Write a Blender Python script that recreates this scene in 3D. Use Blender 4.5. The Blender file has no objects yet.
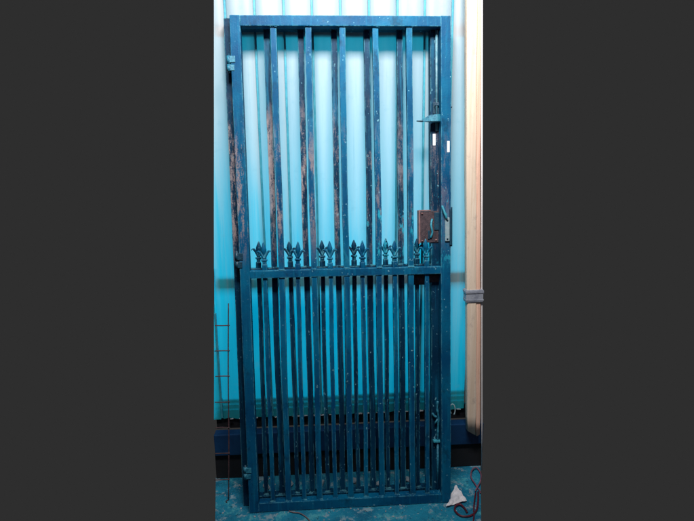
import bpy, bmesh, math, random
from mathutils import Vector, Matrix
random.seed(7)
SC = bpy.context.scene
COL = SC.collection

# ------------------------------------------------------------------ node helpers
def new_mat(name):
    m = bpy.data.materials.new(name); m.use_nodes = True
    nt = m.node_tree; nt.nodes.clear()
    out = nt.nodes.new('ShaderNodeOutputMaterial')
    return m, nt, out
class N:
    def __init__(s, nt): s.nt = nt; s.L = nt.links.new; s.co = None
    def node(s, t, **kw):
        n = s.nt.nodes.new(t)
        for k, v in kw.items(): setattr(n, k, v)
        return n
    def set(s, sock, v):
        if hasattr(v, 'is_output') or isinstance(v, bpy.types.NodeSocket): s.L(v, sock)
        else: sock.default_value = v
    def coord(s):
        if s.co is None: s.co = s.node('ShaderNodeTexCoord').outputs['Object']
        return s.co
    def mapped(s, scale=(1, 1, 1), loc=(0, 0, 0)):
        m = s.node('ShaderNodeMapping'); s.L(s.coord(), m.inputs[0])
        m.inputs['Scale'].default_value = scale; m.inputs['Location'].default_value = loc
        return m.outputs[0]
    def noise(s, scale, detail=4, rough=.55, vec=None, dist=0):
        n = s.node('ShaderNodeTexNoise'); s.L(vec or s.coord(), n.inputs['Vector'])
        n.inputs['Scale'].default_value = scale; n.inputs['Detail'].default_value = detail
        n.inputs['Roughness'].default_value = rough; n.inputs['Distortion'].default_value = dist
        return n.outputs['Fac']
    def ramp(s, fac, a, b):      # smooth step a..b -> 0..1
        n = s.node('ShaderNodeMapRange', interpolation_type='SMOOTHSTEP'); s.L(fac, n.inputs[0])
        n.inputs[1].default_value = a; n.inputs[2].default_value = b
        return n.outputs[0]
    def math(s, op, a, b=0.0):
        n = s.node('ShaderNodeMath', operation=op); s.set(n.inputs[0], a); s.set(n.inputs[1], b)
        return n.outputs[0]
    def mix(s, f, a, b):
        n = s.node('ShaderNodeMix', data_type='RGBA'); s.set(n.inputs['Factor'], f)
        s.set(n.inputs['A'], a if not isinstance(a, tuple) else (*a, 1)); s.set(n.inputs['B'], b if not isinstance(b, tuple) else (*b, 1))
        return n.outputs['Result']
    def xyz(s):
        n = s.node('ShaderNodeSeparateXYZ'); s.L(s.coord(), n.inputs[0]); return n.outputs
    def bump(s, h, strength=.3, dist=.002):
        n = s.node('ShaderNodeBump'); s.L(h, n.inputs['Height'])
        n.inputs['Strength'].default_value = strength; n.inputs['Distance'].default_value = dist
        return n.outputs[0]
    def bsdf(s, out, col, rough=.5, metal=0, normal=None, spec=.5, coat=0):
        b = s.node('ShaderNodeBsdfPrincipled')
        s.set(b.inputs['Base Color'], (*col, 1) if isinstance(col, tuple) else col)
        s.set(b.inputs['Roughness'], rough); s.set(b.inputs['Metallic'], metal)
        b.inputs['Specular IOR Level'].default_value = spec
        b.inputs['Coat Weight'].default_value = coat
        if normal: s.L(normal, b.inputs['Normal'])
        s.L(b.outputs[0], out.inputs['Surface']); return b

def gate_paint(name, wear_gleam_lo, wear_gleam_hi, wear_gleam_amt, seed, PAINT_A=(.0, .055, .145), PAINT_B=(.0005, .120, .235)):
    m, nt, out = new_mat(name); n = N(nt); x, y, z = n.xyz()
    base = n.mix(n.ramp(n.noise(3.5, 3), .35, .7), PAINT_A, PAINT_B)
    base = n.mix(n.math('MULTIPLY', n.ramp(n.noise(60, 5, .7), .52, .7), .35), base, (.010, .055, .10))
    # worn brown patches, also painting in a pinkish reflection, within a height band
    band = n.math('MULTIPLY', n.ramp(z, wear_gleam_lo - .12, wear_gleam_lo + .15), n.math('SUBTRACT', 1.0, n.ramp(z, wear_gleam_hi - .1, wear_gleam_hi + .12)))
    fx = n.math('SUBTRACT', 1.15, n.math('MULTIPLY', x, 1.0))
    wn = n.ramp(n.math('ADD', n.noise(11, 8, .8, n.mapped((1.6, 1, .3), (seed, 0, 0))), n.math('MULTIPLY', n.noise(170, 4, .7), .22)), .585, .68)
    wear_gleam = n.math('MULTIPLY', n.math('MULTIPLY', band, fx), n.math('MULTIPLY', wn, wear_gleam_amt))
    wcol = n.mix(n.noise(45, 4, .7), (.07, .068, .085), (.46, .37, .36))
    col = n.mix(wear_gleam, base, wcol)
    # patches of an older aqua coat showing on the right-hand bars
    aq = n.ramp(n.noise(26, 7, .75, n.mapped((1, 1, .35), (seed, 9, 2))), .54, .60)
    ab = n.math('MULTIPLY', n.math('MULTIPLY', n.ramp(z, .98, 1.10), n.math('SUBTRACT', 1.0, n.ramp(z, 1.25, 1.42))), n.ramp(x, .32, .6))
    col = n.mix(n.math('MULTIPLY', n.math('MULTIPLY', aq, ab), .9), col, (.02, .38, .52))
    # small chips and splashes of old light-blue paint
    chips = n.ramp(n.noise(85, 3, .6, n.mapped((1, 1, .7), (0, seed, 3))), .665, .70)
    side = n.math('ADD', .25, n.math('MULTIPLY', x, .85))
    col = n.mix(n.math('MULTIPLY', chips, side), col, (.20, .47, .55))
    scr = n.ramp(n.noise(30, 5, .8, n.mapped((1, 1, .12), (seed, 5, 0))), .66, .72)
    col = n.mix(n.math('MULTIPLY', scr, .5), col, (.03, .27, .42))
    # runs and brush marks, grime, and edges rubbed bare
    run = n.noise(70, 4, .6, n.mapped((1, 1, .05), (0, seed, 0)))
    col = n.mix(n.math('MULTIPLY', n.ramp(run, .5, .72), .45), col, (.004, .17, .30))
    grime = n.noise(13, 7, .75, n.mapped((1, 1, .6), (seed, 1, 7)))
    col = n.mix(n.math('MULTIPLY', n.ramp(grime, .52, .66), .55), col, (.002, .018, .040))
    bv = n.node('ShaderNodeBevel', samples=4); bv.inputs['Radius'].default_value = .006
    ge = n.node('ShaderNodeNewGeometry'); dt = n.node('ShaderNodeVectorMath', operation='DOT_PRODUCT')
    n.L(bv.outputs[0], dt.inputs[0]); n.L(ge.outputs['Normal'], dt.inputs[1])
    edge = n.math('SUBTRACT', 1.0, n.ramp(dt.outputs['Value'], .86, .995))
    en = n.ramp(n.noise(38, 6, .75, n.mapped((1, 1, .35), (2, seed, 0))), .44, .56)
    col = n.mix(n.math('MULTIPLY', n.math('MULTIPLY', edge, en), .8), col, (.12, .42, .50))
    h = n.math('ADD', n.noise(140, 4, .7), n.math('ADD', n.math('MULTIPLY', n.noise(22, 3), 1.3), n.math('MULTIPLY', run, .8)))
    n.bsdf(out, col, n.math('ADD', .36, n.math('MULTIPLY', n.noise(25, 4), .35)), 0, n.bump(h, .55, .0014), .14)
    return m


def simple(name, ca, cb, scale=20, rough=.5, bump=.3, metal=0, bd=.002, spec=.5, stretch=(1, 1, 1)):
    m, nt, out = new_mat(name); n = N(nt); v = n.mapped(stretch)
    f = n.noise(scale, 5, .65, v)
    n.bsdf(out, n.mix(n.ramp(f, .3, .7), ca, cb), rough, metal, n.bump(n.noise(scale * 4, 4, .6, v), bump, bd), spec)
    return m

def sheet_material():
    m, nt, out = new_mat('weathered_translucent_sheet'); n = N(nt)
    streak = n.noise(5, 5, .7, n.mapped((4, 1, .25)))
    dirt = n.noise(16, 6, .7)
    x, y, z = n.xyz()
    fine = n.noise(42, 4, .7, n.mapped((1, 1, .03)))
    pale_mix = n.ramp(n.math('ADD', n.math('ADD', z, n.math('MULTIPLY', x, .38)), n.math('ADD', n.math('MULTIPLY', n.math('SUBTRACT', streak, .5), .7), n.math('MULTIPLY', n.math('SUBTRACT', fine, .5), .9))), .72, 1.62)   # aqua sheet, paler up high and to the right
    col = n.mix(pale_mix, n.mix(n.ramp(streak, .35, .75), (.02, .58, .70), (.05, .66, .76)), n.mix(n.ramp(streak, .35, .75), (.60, .635, .65), (.52, .59, .62)))
    col = n.mix(n.math('MULTIPLY', n.ramp(dirt, .54, .72), .35), col, (.34, .50, .54))
    drip = n.noise(30, 6, .75, n.mapped((2.2, 1, .05), (3, 0, 1)))
    col = n.mix(n.math('MULTIPLY', n.ramp(drip, .56, .72), .40), col, (.30, .44, .48))
    nor = n.bump(n.math('ADD', n.noise(3, 2, .5, n.mapped((3, 1, .6))), n.math('MULTIPLY', n.noise(120, 3), .06)), .15, .006)
    d = n.node('ShaderNodeBsdfDiffuse'); n.L(col, d.inputs[0]); n.L(nor, d.inputs['Normal'])
    t = n.node('ShaderNodeBsdfTranslucent'); n.L(col, t.inputs[0])
    g = n.node('ShaderNodeBsdfGlossy'); g.inputs['Roughness'].default_value = .35; g.inputs[0].default_value = (.8, .8, .8, 1); n.L(nor, g.inputs['Normal'])
    a = n.node('ShaderNodeMixShader'); a.inputs[0].default_value = .5; n.L(d.outputs[0], a.inputs[1]); n.L(t.outputs[0], a.inputs[2])
    b = n.node('ShaderNodeMixShader'); b.inputs[0].default_value = .04; n.L(a.outputs[0], b.inputs[1]); n.L(g.outputs[0], b.inputs[2])
    n.L(b.outputs[0], out.inputs['Surface']); return m

def floor_material():
    m, nt, out = new_mat('paint_spattered_concrete'); n = N(nt)
    c = n.mix(n.ramp(n.noise(5, 6, .65), .38, .62), (.004, .17, .30), (.010, .29, .45))
    c = n.mix(n.ramp(n.noise(11, 8, .8, dist=.2), .53, .62), c, (.08, .45, .54))
    c = n.mix(n.math('MULTIPLY', n.ramp(n.noise(19, 8, .72, n.mapped((1, 1, 1), (4, 2, 0)), .15), .54, .62), .8), c, (.34, .50, .56))
    c = n.mix(n.math('MULTIPLY', n.ramp(n.noise(55, 5, .7), .64, .70), .8), c, (.36, .46, .50))
    c = n.mix(n.math('MULTIPLY', n.ramp(n.noise(34, 5, .75, n.mapped((1, 1, 1), (9, 2, 0))), .58, .68), .7), c, (.004, .035, .06))
    c = n.mix(n.math('MULTIPLY', n.noise(260, 3, .8), .45), c, (.003, .03, .05))
    c = n.mix(n.math('MULTIPLY', n.ramp(n.noise(150, 3, .7), .66, .72), .8), c, (.45, .52, .55))
    h = n.math('ADD', n.noise(14, 8, .7), n.math('MULTIPLY', n.noise(90, 5, .7), .5))
    n.bsdf(out, c, .72, 0, n.bump(h, .8, .012), .3)
    return m

def plank_material(name, a, b, c):
    m, nt, out = new_mat(name); n = N(nt)
    grain = n.noise(38, 6, .7, n.mapped((3, 3, .06)), .4)
    col = n.mix(n.ramp(grain, .35, .68), a, b)
    col = n.mix(n.math('MULTIPLY', n.ramp(n.noise(14, 5, .7, n.mapped((1, 1, .3))), .58, .72), .6), col, c)
    vo = n.node('ShaderNodeTexVoronoi'); n.L(n.mapped((1, 1, .45), (1, 7, 2)), vo.inputs['Vector']); vo.inputs['Scale'].default_value = 7
    col = n.mix(n.math('MULTIPLY', n.math('SUBTRACT', 1.0, n.ramp(vo.outputs['Distance'], .05, .14)), .75), col, (.22, .09, .05))
    col = n.mix(n.math('MULTIPLY', n.ramp(n.noise(28, 7, .8, n.mapped((1, 1, .5), (5, 5, 5))), .52, .68), .4), col, (.30, .24, .22))
    col = n.mix(n.ramp(n.noise(42, 2, .5, n.mapped((1, 1, .5), (3, 3, 3))), .74, .78), col, (.05, .05, .06))
    n.bsdf(out, col, .6, 0, n.bump(grain, .5, .003), .35)
    return m

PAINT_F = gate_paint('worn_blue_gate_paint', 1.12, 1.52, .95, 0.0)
REAR_SHADE = ((.0005, .020, .052), (.001, .040, .090))  # darkened copy of the gate paint, carrying the shade behind the front gate
PAINT_R = gate_paint('worn_shaded_gate_paint', 1.10, 1.62, 1.15, 4.7, *REAR_SHADE)
PAINT_FF = gate_paint('blue_finial_paint', 1.0, 1.2, 0, 2.0)
PAINT_RF = gate_paint('shaded_finial_paint', 1.0, 1.2, 0, 6.0, *REAR_SHADE)
M_SHEET = sheet_material()
M_FLOOR = floor_material()
M_RAIL = simple('galvanised_blue_steel', (.02, .16, .21), (.04, .24, .30), 15, .5)
M_BEAM = simple('navy_steel', (.002, .026, .085), (.004, .045, .13), 9, .45, .5, 0, .003)
M_BLACK = simple('black_recess_shade', (.0012, .0016, .003), (.004, .005, .008), 12, .8, .5)  # near-black colour stands for the shade in the base recess
M_RUST = simple('rusty_lock_steel', (.028, .022, .030), (.095, .062, .070), 70, .6, .8, .2, .002)
M_PINK = simple('rust_edge', (.20, .10, .095), (.30, .16, .15), 60, .65, .5)
M_STEEL = simple('bare_worn_steel', (.22, .40, .46), (.38, .50, .54), 60, .4, .5, .3)
M_TEAL = simple('chipped_teal_paint', (.01, .20, .30), (.06, .38, .48), 80, .4, .8)
M_HINGE = simple('hinge_paint', (.004, .10, .18), (.04, .26, .36), 90, .45, .8)
M_ROD = simple('grey_blue_rod', (.05, .17, .23), (.14, .28, .33), 60, .4, .6)
M_DARKP = simple('dark_blue_paint', (.003, .03, .06), (.006, .06, .10), 60, .45, .6)
M_STICK = simple('white_paper_sticker', (.78, .80, .80), (.88, .88, .88), 30, .5, .1)
M_WIRE = simple('rusty_mesh_wire', (.035, .018, .022), (.09, .042, .046), 60, .65, .7)
M_CABLE = simple('maroon_cable_sheath', (.055, .006, .014), (.12, .014, .03), 40, .38, .2)
M_CABLE2 = simple('pink_cable_sheath', (.15, .06, .10), (.24, .11, .16), 40, .42, .2)
M_PAPER = simple('crumpled_paper', (.55, .56, .60), (.78, .76, .78), 25, .8, .6, 0, .004)
M_WOOD = plank_material('cream_plank', (.70, .56, .42), (.80, .68, .55), (.60, .38, .26))
M_WOOD2 = plank_material('peach_plank', (.76, .45, .32), (.84, .58, .45), (.55, .26, .17))
M_TAPE = simple('grey_strap', (.20, .22, .27), (.34, .37, .42), 50, .45, .6)
M_WHITE = simple('white_plastic_pipe', (.72, .70, .70), (.82, .80, .80), 20, .4, .1)
M_CHIP = simple('pale_rubble', (.22, .28, .32), (.45, .48, .50), 40, .85, .8)
M_OFF = simple('dull_wire', (.12, .09, .10), (.25, .18, .18), 50, .55, .4)

# ------------------------------------------------------------------ mesh helpers
def box(bm, a, b, bev=0.0, seg=2):
    c = [(a[i] + b[i]) / 2 for i in range(3)]; s = [abs(b[i] - a[i]) for i in range(3)]
    r = bmesh.ops.create_cube(bm, size=1, matrix=Matrix.Translation(c) @ Matrix.Diagonal((*s, 1)))
    if bev:
        es = {e for v in r['verts'] for e in v.link_edges}
        bmesh.ops.bevel(bm, geom=list(es), offset=bev, segments=seg, affect='EDGES', profile=.6)
    return bm
def long_bar(bm, a, b, bev, nz=14, amp=.0006, axis=2):
    """square bar with lightly uneven faces, as hand-forged stock is"""
    box(bm, a, b, bev, 2)
    L = b[axis] - a[axis]
    for k in range(1, nz):
        co = [0, 0, 0]; co[axis] = a[axis] + L * k / nz; no = [0, 0, 0]; no[axis] = 1
        bmesh.ops.bisect_plane(bm, geom=bm.verts[:] + bm.edges[:] + bm.faces[:], plane_co=co, plane_no=no)
    ph = [random.uniform(0, 6) for _ in range(3)]
    for v in bm.verts:
        t = v.co[axis]
        for i in range(3):
            if i != axis: v.co[i] += amp * (math.sin(t * 5 + ph[i]) + .5 * math.sin(t * 13 + ph[(i + 1) % 3]))
    return bm
def tube(bm, pts, r, n=10, caps=True):
    pts = [Vector(p) for p in pts]; rs = r if isinstance(r, (list, tuple)) else [r] * len(pts)
    rings = []; up = None
    for i, p in enumerate(pts):
        d = (pts[min(i + 1, len(pts) - 1)] - pts[max(i - 1, 0)]).normalized()
        if up is None: up = d.orthogonal().normalized()
        else: up = (up - d * up.dot(d)).normalized()
        w = d.cross(up)
        rings.append([bm.verts.new(p + (up * math.cos(2 * math.pi * k / n) + w * math.sin(2 * math.pi * k / n)) * rs[i]) for k in range(n)])
    for a, b in zip(rings, rings[1:]):
        for k in range(n): bm.faces.new((a[k], a[(k + 1) % n], b[(k + 1) % n], b[k]))
    if caps: bm.faces.new(rings[0][::-1]); bm.faces.new(rings[-1])
    return bm
def lathe(bm, c, prof, n=14, sy=1.0):
    rings = []
    for z, r in prof:
        rings.append([bm.verts.new((c[0] + r * math.cos(2 * math.pi * k / n), c[1] + sy * r * math.sin(2 * math.pi * k / n), c[2] + z)) for k in range(n)])
    for a, b in zip(rings, rings[1:]):
        for k in range(n): bm.faces.new((a[k], a[(k + 1) % n], b[(k + 1) % n], b[k]))
    bm.faces.new(rings[0][::-1]); bm.faces.new(rings[-1]); return bm
def smooth_path(pts, m=8):
    P = [Vector(p) for p in pts]; out = []
    for i in range(len(P) - 1):
        a, b, c, d = P[max(i - 1, 0)], P[i], P[i + 1], P[min(i + 2, len(P) - 1)]
        for k in range(m):
            t = k / m
            out.append(.5 * ((2 * b) + (c - a) * t + (2 * a - 5 * b + 4 * c - d) * t * t + (3 * b - a - 3 * c + d) * t ** 3))
    out.append(P[-1]); return out
def obj(name, bm, mat, parent=None, smooth=False):
    bmesh.ops.recalc_face_normals(bm, faces=bm.faces[:])
    me = bpy.data.meshes.new(name); bm.to_mesh(me); bm.free()
    for m in (mat if isinstance(mat, (list, tuple)) else [mat]): me.materials.append(m)
    for p in me.polygons: p.use_smooth = smooth
    o = bpy.data.objects.new(name, me); COL.objects.link(o)
    if parent: o.parent = parent
    return o
def B(): return bmesh.new()
def tag(o, label=None, cat=None, group=None, kind=None):
    for k, v in (('label', label), ('category', cat), ('group', group), ('kind', kind)):
        if v: o[k] = v
    return o
def empty(name, loc=(0, 0, 0)):
    o = bpy.data.objects.new(name, None); COL.objects.link(o); o.location = loc; o.empty_display_size = .1
    return o

# ------------------------------------------------------------------ the gates
W, H, T = .854, 2.0, .040
LEAN = math.radians(5.2)
MID0, MID1 = .987, 1.018
def bu(k): return .0985 + .0659 * k

def finial(parent, u, mat, j):
    """cast fleur-de-lis on top of a short bar"""
    yc = T / 2; z0 = MID1
    f = B()
    h = .110 + j
    box(f, (u - .0105, yc - .010, z0 - .004), (u + .0105, yc + .010, z0 + .024), .003)
    box(f, (u - .0075, yc - .0075, z0 + .023), (u + .0075, yc + .0075, z0 + .040), .002)
    box(f, (u - .0120, yc - .0100, z0 + .036), (u + .0120, yc + .0100, z0 + .045), .003)
    lathe(f, (u, yc, z0), [(.040, .006), (.052, .0050), (.062, .0055), (.072, .0095), (.082, .0115), (.092, .0085), (h - .004, .003), (h, .0008)], 10, .75)
    for s in (-1, 1):
        p = smooth_path([(u + s * .002, yc, z0 + .048), (u + s * .008, yc, z0 + .060), (u + s * .016, yc - .001, z0 + .073), (u + s * .025, yc - .002, z0 + .078), (u + s * .030, yc - .002, z0 + .071)], 5)
        n = len(p); tube(f, p, [.0052 * (1 - .1 * i / n) if i < n * .65 else .0052 * max(.18, 1.15 - i / n) for i in range(n)], 8)
    R = Matrix.Rotation(random.uniform(-.05, .05), 4, 'Y') @ Matrix.Rotation(random.uniform(-.28, .28), 4, 'Z') @ Matrix.Rotation(random.uniform(-.03, .03), 4, 'X')
    P0 = Vector((u, yc, z0))
    for v in f.verts: v.co = P0 + R @ (v.co - P0)
    o = obj('finial', f, mat, parent, True)
    return o

def beads(bm, u, w, zs):          # rough welds where a bar meets the rails
    for z in zs:
        q = smooth_path([(u - w - .002, T / 2 - w - .001, z), (u, T / 2 - w - .002, z + .0008), (u + w + .002, T / 2 - w - .001, z)], 4)
        tube(bm, q, [random.uniform(.0020, .0044) for _ in q], 7)
    return bm
def make_gate(name, loc, paint, fpaint):
    g = empty(name, loc); g.rotation_euler = (-LEAN, 0, 0)
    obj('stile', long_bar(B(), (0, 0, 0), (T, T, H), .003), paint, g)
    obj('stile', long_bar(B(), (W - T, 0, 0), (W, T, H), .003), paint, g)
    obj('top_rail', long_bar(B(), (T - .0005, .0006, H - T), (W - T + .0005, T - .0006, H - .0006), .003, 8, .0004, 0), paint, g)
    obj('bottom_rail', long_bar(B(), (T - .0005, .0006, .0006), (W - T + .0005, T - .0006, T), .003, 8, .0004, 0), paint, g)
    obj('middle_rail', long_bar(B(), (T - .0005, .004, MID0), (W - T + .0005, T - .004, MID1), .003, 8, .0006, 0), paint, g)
    yc = T / 2
    for k in range(11):
        u = bu(k)
        if k % 2:
            w = .0118
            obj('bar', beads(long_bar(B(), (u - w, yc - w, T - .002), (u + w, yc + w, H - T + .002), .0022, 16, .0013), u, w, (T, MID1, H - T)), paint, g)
        else:
            w = .0088
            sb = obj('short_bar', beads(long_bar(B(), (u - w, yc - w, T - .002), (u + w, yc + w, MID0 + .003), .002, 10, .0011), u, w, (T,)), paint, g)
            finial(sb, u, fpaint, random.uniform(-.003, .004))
    return g

def hinge(parent, z, h, mat, matd, x0=0):
    """barrel hinge welded to the left edge of the gate"""
    p = obj('hinge', tube(B(), [(x0 - .009, .006, z), (x0 - .009, .006, z + h * .44)], .0085, 14), mat, parent, True)
    b = B(); tube(b, [(x0 - .009, .006, z + h * .50), (x0 - .009, .006, z + h)], .0085, 14)
    obj('knuckle', b, mat, p, True)
    b = B(); tube(b, [(x0 - .009, .006, z - .006), (x0 - .009, .006, z + h + .008)], .0045, 10)
    obj('hinge_pin', b, matd, p, True)
    b = B(); box(b, (x0 - .006, -.003, z + h * .55), (x0 + .016, .0005, z + h * .97), .001); box(b, (x0 - .006, -.003, z + h * .03), (x0 + .012, .0005, z + h * .4), .001)
    obj('leaf', b, mat, p)

# ---- front gate
GF = make_gate('security_gate', (0, 0, 0), PAINT_F, PAINT_FF)
tag(GF, 'brighter blue bar gate in front, with a grey lock case on its right edge', 'gate', 'two blue barred security gates leaning together')
hinge(GF, 1.792, .058, M_HINGE, M_DARKP)
hinge(GF, 1.030, .062, M_DARKP, M_DARKP)
hinge(GF, .150, .050, M_HINGE, M_DARKP)
# lock case on the right stile
b = B(); box(b, (.8545, .002, 1.098), (.861, .036, 1.258), .002)
lk = obj('lock_case', b, M_DARKP, GF)
b = B(); box(b, (.829, -.006, 1.120), (.8475, -.0005, 1.216), .002); obj('face_plate', b, M_STEEL, lk)
b = B(); box(b, (.8475, -.008, 1.104), (.8565, .004, 1.250), .0015); obj('cover_strip', b, M_DARKP, lk)
b = B()
b.free()
for zz in (1.130, 1.205): obj('screw', tube(B(), [(.838, -.0058, zz), (.838, -.0085, zz)], .0035, 10), M_DARKP, lk, True)
b = B(); tube(b, smooth_path([(.818, -.002, 1.262), (.822, -.010, 1.245), (.829, -.012, 1.225), (.834, -.009, 1.212)], 5), [.005] * 15 + [.004], 8)
obj('keeper_tab', b, M_TEAL, lk, True)
b = B(); box(b, (.838, -.0012, 1.476), (.8485, -.0003, 1.520), .0002); obj('sticker', b, M_STICK, GF)
# wire ring hanging on the right edge
b = B(); pts = [(.862 + .010 * math.cos(a), -.002 + .006 * math.sin(a * .5), .412 + .022 * math.sin(a)) for a in [2 * math.pi * i / 22 * .86 - 1.2 for i in range(23)]]
tube(b, pts, .0024, 8); obj('wire_ring', b, M_STEEL, GF, True)
b = B(); tube(b, [(.8545, .02, 1.655), (.863, .018, 1.655)], .003, 10); obj('stud', b, M_DARKP, GF, True)

# ---- rear gate: 31 mm to the left, tight behind the first one
d = .047
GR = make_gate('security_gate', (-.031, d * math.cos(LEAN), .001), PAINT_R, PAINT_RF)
tag(GR, 'worn bar gate behind the other, its paint darkened as shade, with rusty lock box and sliding bolt', 'gate', 'two blue barred security gates leaning together')
b = B(); box(b, (.766, -.004, 1.108), (.845, .030, 1.238), .002)
rl = obj('lock_box', b, M_RUST, GR)
b = B(); box(b, (.762, -.006, 1.104), (.768, .030, 1.242), .001); box(b, (.768, -.006, 1.2385), (.812, .030, 1.243), .001)
obj('lock_rim', b, M_PINK, rl)
b = B(); box(b, (.826, -.008, 1.160), (.848, -.0045, 1.232), .001); box(b, (.800, -.007, 1.122), (.808, -.0045, 1.158), .002)
obj('keyhole_plate', b, M_DARKP, rl)
for sx, sz in ((.776, 1.228), (.776, 1.116), (.834, 1.118)): obj('screw', tube(B(), [(sx, -.0038, sz), (sx, -.0068, sz)], .0036, 10), M_PINK, rl, True)
b = B(); tube(b, smooth_path([(.818, -.004, 1.205), (.812, -.011, 1.180), (.817, -.011, 1.150), (.811, -.006, 1.128)], 5), .0042, 8); obj('latch_tongue', b, M_TEAL, rl, True)
b = B(); box(b, (.742, .004, .931), (.792, .034, .9865), .002); box(b, (.800, .000, .940), (.852, .003, .975), .002)
obj('lock_bracket', b, M_RUST, GR)
b = B(); box(b, (.8225, -.0012, 1.504), (.8335, -.0003, 1.550), .0002); obj('sticker', b, M_STICK, GR)
# sliding bolt with its long rod
b = B(); tube(b, [(.837, -.006, 1.960), (.8365, -.006, 1.560)], .0048, 12)
rod = obj('bolt_rod', b, M_ROD, GR, True)
b = B()
prof = [(.858, -.004), (.770, -.020), (.778, -.028), (.800, -.040), (.832, -.044), (.858, -.030)]
lo = [b.verts.new((x, y, 1.592 + (.004 if i == 1 else 0))) for i, (x, y) in enumerate(prof)]
hi = [b.verts.new((x, y, 1.592 + [.020, .007, .016, .026, .030, .030][i])) for i, (x, y) in enumerate(prof)]
b.faces.new(lo[::-1]); b.faces.new(hi)
for i in range(6): b.faces.new((lo[i], lo[(i + 1) % 6], hi[(i + 1) % 6], hi[i]))
bmesh.ops.bevel(b, geom=b.edges[:], offset=.0015, segments=2, affect='EDGES')
obj('bolt_handle', b, M_HINGE, rod)
b = B(); box(b, (.822, -.012, 1.660), (.858, -.001, 1.672), .0015); box(b, (.822, -.014, 1.628), (.827, -.001, 1.672), .001)
obj('rod_guide', b, M_DARKP, rod)
b = B(); tube(b, [(.790, -.026, 1.598), (.770, -.022, 1.597), (.752, -.020, 1.598)], [.004, .0038, .0022], 8); obj('handle_tip', b, M_DARKP, rod, True)
b = B(); box(b, (.836, -.0035, 1.560), (.858, -.0008, 1.664), .001); obj('bolt_plate', b, M_DARKP, rod)
# drop bolt low on the stile
b = B()
tube(b, smooth_path([(.838, -.010, .430), (.836, -.011, .395), (.841, -.011, .360), (.839, -.010, .300), (.838, -.010, .252)], 5), [.0048 + .0010 * math.sin(i * 1.3) for i in range(21)], 10)
tube(b, smooth_path([(.815, -.009, .378), (.824, -.011, .366), (.833, -.012, .362)], 4), .0048, 8)
tube(b, [(.838, -.011, .352), (.826, -.012, .334)], .0045, 8)
db = obj('drop_bolt', b, M_HINGE, GR, True)
b = B(); box(b, (.818, -.020, .250), (.870, -.001, .259), .002); obj('bolt_stop', b, M_TEAL, db)
b = B(); tube(b, [(.838, -.010, .250), (.838, -.010, .040)], .005, 10); obj('rod', b, M_HINGE, db, True)

# ------------------------------------------------------------------ sheet wall behind
WL = empty('sheet_wall', (0, .28, 0))
tag(WL, 'pale ribbed translucent sheet wall above a navy steel beam, behind the two gates', 'wall', None, 'thing')
b = B(); xs = []
k0, p = -3, .1145
for k in range(k0, 12):
    x = .085 + p * k
    xs += [(x - .0055, 0), (x - .0040, .008), (x + .0040, .008), (x + .0055, 0)]
    for q in (.33, .66):                           # shallow stiffening creases between the ribs
        xc = x + p * q
        xs += [(xc - .006, 0), (xc, -.0008), (xc + .006, 0)]
zs = [.283 + i * (2.45 - .283) / 40 for i in range(41)]
grid = [[b.verts.new((x, y + .0012 * math.sin(x * 9 + z * 5) + .0010 * math.sin(z * 11 + x * 23), z + (.0035 * math.sin(x * 40) + .002 * math.sin(x * 97) if i == 0 else 0))) for x, y in xs] for i, z in enumerate(zs)]
for r0, r1 in zip(grid, grid[1:]):
    for i in range(len(xs) - 1): b.faces.new((r0[i], r0[i + 1], r1[i + 1], r1[i]))
def cut(bm, co, no):
    bmesh.ops.bisect_plane(bm, geom=bm.verts[:] + bm.edges[:] + bm.faces[:], plane_co=co, plane_no=no, clear_inner=True)
cut(b, (-.072, 0, 2.07), (1.788, 0, -.1105))          # the sheet's left side is cut a little out of true
cut(b, (.985, 0, 2.07), (-1, 0, 0))
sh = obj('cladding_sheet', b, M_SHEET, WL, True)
M_RIB_SHADE = simple('aqua_rib_shade', (.02, .24, .33), (.05, .33, .42), 30, .5, .3)  # aqua strips added to draw the shaded line of each rib
for k in range(-2, 9):
    x = .085 + p * k; xb = x - .0012 * (k % 3)
    zt = 2.44 if x > -.05 else 2.07 - (-.072 - x + .0045) * 1.79 / .107
    if zt < .4: continue
    b = B(); w = .0042
    box(b, (x - w, -.0045, .290), (x + w, .0035, zt), .0015)
    for kk in range(1, 14): bmesh.ops.bisect_plane(b, geom=b.verts[:] + b.edges[:] + b.faces[:], plane_co=(0, 0, .29 + (zt - .29) * kk / 14), plane_no=(0, 0, 1))
    for v in b.verts: v.co.x += .0016 * math.sin(v.co.z * 3.1 + k * 1.7); v.co.y += .0012 * math.sin(v.co.x * 9 + v.co.z * 5) + .0010 * math.sin(v.co.z * 11 + v.co.x * 23)
    obj('rib_shade_strip', b, M_RIB_SHADE, WL)
for z0, z1, x0 in ((.900, .948, -.118), (1.93, 1.965, -.062), (.372, .384, -.150), (.345, .355, -.150), (.305, .330, -.154)):
    b = B(); box(b, (x0, .0112, z0), (.984, .040, z1), .002); obj('rail', b, M_RAIL, WL)
b = B(); box(b, (-.179, -.045, .125), (1.069, .005, .228), .004)
bm_ = obj('base_beam', b, M_BEAM, WL)
b = B(); box(b, (-.183, -.030, .0), (1.075, .012, .1245), .003); obj('plinth', b, M_BLACK, WL)
b = B(); box(b, (-.175, .014, .2285), (1.065, .030, .300), .002); obj('gap_board', b, M_BLACK, WL)  # black board standing in for the dark gap under the sheet
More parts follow.
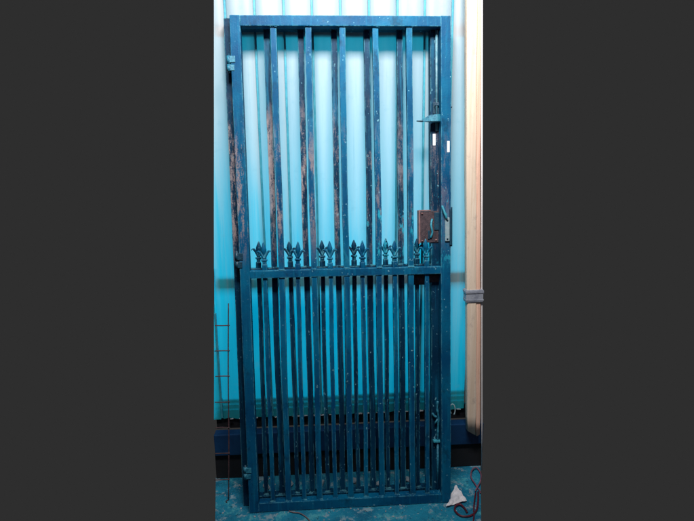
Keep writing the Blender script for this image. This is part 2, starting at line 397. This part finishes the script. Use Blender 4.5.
# crumbling sealant along the bottom lip of the sheet
b = B()
for i in range(26):
    x = -.10 + i * .042 + random.uniform(-.012, .012); l = random.uniform(.006, .022)
    r = bmesh.ops.create_icosphere(b, subdivisions=1, radius=1, matrix=Matrix.Translation((x, -.004, .2845)) @ Matrix.Diagonal((l, .005, random.uniform(.002, .005), 1)))
    for v in r['verts']: v.co += Vector([random.uniform(-.001, .001) for _ in range(3)])
obj('sealant', b, M_CHIP, WL)['kind'] = 'stuff'

# ------------------------------------------------------------------ floor
b = B()
pl = [(-.188, .262), (-.168, .13), (-.136, -.035), (-.085, -.30), (.890, -.30), (.948, -.121), (1.012, .072), (1.070, .262)]
nx, ny = 90, 44
rows = []
for j in range(ny + 1):
    y = -.30 + .562 * j / ny
    xl = -.085 - (y + .30) * .184; xr = .889 + (y + .30) * .322
    rows.append([b.verts.new((xl + (xr - xl) * i / nx, y, 0)) for i in range(nx + 1)])
for r0, r1 in zip(rows, rows[1:]):
    for i in range(nx): b.faces.new((r0[i], r0[i + 1], r1[i + 1], r1[i]))
ext = bmesh.ops.extrude_face_region(b, geom=b.faces[:])
for v in [g for g in ext['geom'] if isinstance(g, bmesh.types.BMVert)]: v.co.z -= .05
for v in b.verts:
    if v.co.z > -.01 and v.co.y < .23:
        v.co.z -= .0012 * (1 + math.sin(v.co.x * 31 + v.co.y * 17) * math.sin(v.co.y * 43 + v.co.x * 9))
tag(obj('floor', b, M_FLOOR), 'teal concrete floor spattered with blue and whitish paint', 'floor', None, 'structure')

# ------------------------------------------------------------------ wire mesh leaning at the left
MS = empty('wire_mesh', (-.101, .094, 0))
tag(MS, 'thin rusty welded wire mesh leaning on the wall left of the gates', 'wire mesh')
def mp(s, zz): return Vector((.034 * s * 1.0 * zz / .85, .118 * zz / .85, zz))     # along the leaning upright
b = B(); top = Vector((.029, .112, .853)); tube(b, smooth_path([(0, 0, 0), top * .33 + Vector((.001, 0, 0)), top * .66 - Vector((.001, .001, 0)), top], 6), .0027, 8)
obj('upright_wire', b, M_WIRE, MS, True)
for zz in (.761, .652, .543, .432, .321, .208, .093):
    t = top * (zz / top.z); b = B()
    L = .058 + random.uniform(-.003, .002)
    tube(b, smooth_path([t + Vector((.006, -.004, 0)), t + Vector((0, -.004, random.uniform(-.001, .001))), t + Vector((-L * .5, -.004, random.uniform(-.002, .002))), t + Vector((-L, -.004, .001))], 4), .0024, 8)
    obj('cross_wire', b, M_WIRE, MS, True)
b = B(); tube(b, smooth_path([(.0, -.001, .0022), (-.006, -.006, .0022), (-.009, -.013, .0022), (-.003, -.019, .0022)], 5), .0021, 8)
obj('hooked_end', b, M_WIRE, MS, True)

# ------------------------------------------------------------------ timber at the right
PO = empty('timber_post', (1.0, .2, .18))
tag(PO, 'cream and peach timber post standing at the right edge, with a grey strap around it', 'post')
def slat(x0, x1, xt0, xt1, y0, y1, z0, z1, cutz):
    b = B(); r = .006
    nzz = 30
    prof = []
    for (cx, cy, a0) in ((1, 0, -90), (1, 1, 0), (0, 1, 90), (0, 0, 180)):
        for q in range(5): prof.append((cx, cy, math.radians(a0 + q * 22.5)))
    rings = []
    for i in range(nzz + 1):
        t = i / nzz; z = z0 + (z1 - z0) * t
        a = x0 + (xt0 - x0) * t; c = x1 + (xt1 - x1) * t
        w = .0012 * math.sin(t * 9) + .0006 * math.sin(t * 31)
        ring = []
        for cx, cy, an in prof:
            X = (c - r if cx else a + r) + r * math.cos(an) + w
            Y = (y1 - r if cy else y0 + r) + r * math.sin(an)
            Z = z
            if i == 0: Z = z - cutz * (X - x0) / (x1 - x0)
            if i == 0: X = X + ( .003 if cx == 0 else -.003)
            ring.append(b.verts.new((X - 1.0, Y - .2, Z - .18)))
        rings.append(ring)
    m = len(prof)
    for q, s in zip(rings, rings[1:]):
        for k in range(m): b.faces.new((q[k], q[(k + 1) % m], s[(k + 1) % m], s[k]))
    b.faces.new(rings[0][::-1]); b.faces.new(rings[-1]); return b
obj('plank', slat(.978, 1.021, .908, .952, .196, .232, .215, 2.35, .022), M_WOOD, PO, True)
obj('plank', slat(1.0195, 1.043, .9505, .969, .199, .228, .185, 2.35, -.008), M_WOOD2, PO, True)
# strap sleeve
b = B()
for z0, z1, e in ((.828, .884, .0035), (.868, .880, .006), (.834, .842, .005)):
    zz = (z0 + z1) / 2; sft = -.0325 * (zz - .2)
    box(b, (.9775 + sft - e, .196 - e, z0), (1.0465 + sft + e, .232 + e, z1), .002)
for v in b.verts: v.co -= Vector((1.0, .2, .18))
obj('strap', b, M_TAPE, PO)
b = B(); tube(b, [(1.061, .215, .001), (1.0515, .212, .25), (1.0245, .205, .9), (.9700, .200, 2.35)], .0030, 12)
tag(obj('thin_pipe', b, M_WHITE, None, True), 'thin white pipe running up just right of the timber post', 'pipe')

# ------------------------------------------------------------------ things on the floor
b = B(); tube(b, smooth_path([(.998, .045, .0045), (1.000, .062, .0045), (.995, .100, .006), (.990, .153, .010), (1.010, .202, .013), (1.038, .222, .010), (1.044, .180, .006), (1.022, .118, .013), (1.000, .085, .012), (.980, .060, .0045)], 10), .0032, 10)
tag(obj('cable', b, M_CABLE2, None, True), 'pinkish cable in a loose loop on the floor behind the maroon cable', 'cable')
b = B(); tube(b, smooth_path([(.990, .052, .005), (.969, -.012, .006), (.943, -.067, .005), (.909, -.094, .005), (.872, -.091, .005), (.856, -.060, .006), (.866, -.034, .008), (.888, -.026, .008), (.900, -.050, .006), (.903, -.074, .005)], 10), .0040, 12)
tag(obj('cable', b, M_CABLE, None, True), 'dark maroon cable curled into a hook beside the white paper scrap', 'cable')
b = B(); tube(b, smooth_path([(.902, -.150, .005), (.925, -.095, .005), (.935, -.060, .012), (.950, -.020, .014), (.975, .040, .012)], 8), .0030, 10)
tag(obj('cable', b, M_CABLE, None, True), 'thin maroon cable running straight beside the hooked cable, bottom right', 'cable')
# paper scrap
b = B(); A, Bp, C = Vector((.895, .070, .030)), Vector((.826, -.033, .003)), Vector((.923, -.004, .004))
n = 9; V = {}
for i in range(n + 1):
    for j in range(n + 1 - i):
        a, c = i / n, j / n; q = A * a + Bp * c + C * (1 - a - c)
        e = 1 + .10 * math.sin(7 * c + 3 * a)
        q = q + Vector((random.uniform(-.0025, .0025), random.uniform(-.0025, .0025), .006 * abs(math.sin(9 * a + 5 * c)) + random.uniform(0, .003)))
        V[i, j] = b.verts.new(q)
for i in range(n):
    for j in range(n - i):
        b.faces.new((V[i, j], V[i + 1, j], V[i, j + 1]))
        if j < n - i - 1: b.faces.new((V[i + 1, j], V[i + 1, j + 1], V[i, j + 1]))
ps = obj('paper_scrap', b, M_PAPER); md = ps.modifiers.new('thick', 'SOLIDIFY'); md.thickness = .0015
tag(ps, 'crumpled white triangular paper scrap on the floor by the gate corner', 'paper')
b = B(); tube(b, smooth_path([(.165, -.004, .004), (.185, -.014, .004), (.208, -.020, .005), (.233, -.040, .004), (.252, -.068, .004), (.262, -.090, .004)], 6), .0022, 8)
tag(obj('wire_offcut', b, M_OFF, None, True), 'thin bent wire offcut on the floor under the gate', 'wire')
b = B()
for i in range(170):
    y = random.uniform(-.12, .235); x = random.uniform(-.13 , .97) if y > 0 else random.uniform(-.10, .93)
    rr = random.choice((.0012, .0018, .0025, .0035)); 
    q = bmesh.ops.create_icosphere(b, subdivisions=1, radius=rr, matrix=Matrix.Translation((x, y, rr * .3)))
    for v in q['verts']: v.co += Vector([random.uniform(-rr, rr) * .35 for _ in range(3)])
tag(obj('grit', b, M_CHIP), 'scattered pale grit on the teal floor around the gate feet', 'grit', None, 'stuff')
# rubble seen between the bars
spots = [('pale rubble crumb on the floor behind the left end of the gates', .055, .165, .016), ('flattest pale rubble crumb behind the gate bars, left of centre', .155, .185, .020),
         ('pale rubble crumb behind the gate bars at their centre', .300, .170, .017), ('pale rubble crumb behind the gates, right of centre', .455, .180, .014),
         ('small pale rubble crumb between the centre and right end behind the gates', .560, .150, .013), ('pale rubble crumb behind the right end of the gates', .700, .165, .017)]
for lab, x, y, r in spots:
    b = B(); q = bmesh.ops.create_icosphere(b, subdivisions=2, radius=r)
    for v in q['verts']:
        v.co = Vector((v.co.x * 1.5, v.co.y * .9, v.co.z * .55)) * random.uniform(.78, 1.15)
    o = obj('stone_chip', b, M_CHIP); o.location = (x, y, r * .35); o.rotation_euler = (0, 0, random.uniform(0, 3))
    tag(o, lab, 'stone chip', 'rubble crumbs on the floor behind the gates')

# ------------------------------------------------------------------ light
def area(name, loc, target, sx, sy, power, col):
    l = bpy.data.lights.new(name, 'AREA'); l.shape = 'RECTANGLE'; l.size = sx; l.size_y = sy; l.energy = power; l.color = col
    o = bpy.data.objects.new(name, l); COL.objects.link(o); o.location = loc
    o.rotation_euler = (Vector(target) - Vector(loc)).to_track_quat('-Z', 'Y').to_euler(); return o
ol = area('overhead_lamp', (.45, -1.05, 3.0), (.45, .28, 2.05), 1.0, .4, 42, (1.0, .96, .95)); ol.data.spread = math.radians(110)
area('fill_lamp', (.1, -2.9, 2.6), (.42, .1, 1.2), 1.2, 1.2, 4.6, (.62, .68, 1.0))  # added bluish fill for the gates, no fixture stands there
area('added_backlight', (.42, 1.25, 1.20), (.42, .28, 1.15), .9, 1.2, 30, (.0, .58, .84))  # added unseen cyan backlight that tints the sheet

w = bpy.data.worlds.new('World'); SC.world = w; w.use_nodes = True
bg = w.node_tree.nodes['Background']; bg.inputs[0].default_value = (.0273, .0273, .0273, 1); bg.inputs[1].default_value = 1

# ------------------------------------------------------------------ camera
cd = bpy.data.cameras.new('camera'); co = bpy.data.objects.new('camera', cd); COL.objects.link(co)
cd.sensor_width = 36; cd.sensor_fit = 'HORIZONTAL'; cd.lens = 500 / 694 * 36; cd.clip_end = 100; cd.clip_start = .05
R = Vector((.99798051, -.06204592, -.01360892)); U = Vector((.02485581, .1842837, .98255876)); F = Vector((.05845586, .98091275, -.18545374))
M = Matrix.Identity(4)
for i in range(3): M[i][0] = R[i]; M[i][1] = U[i]; M[i][2] = -F[i]
M[0][3], M[1][3], M[2][3] = .31184911, -1.88005742, 1.4204345
co.matrix_world = M
SC.camera = co
SC.render.resolution_x = 1024; SC.render.resolution_y = 769
SC.view_settings.view_transform = 'Standard'; SC.view_settings.look = 'None'; SC.view_settings.gamma = 1; SC.view_settings.exposure = 0
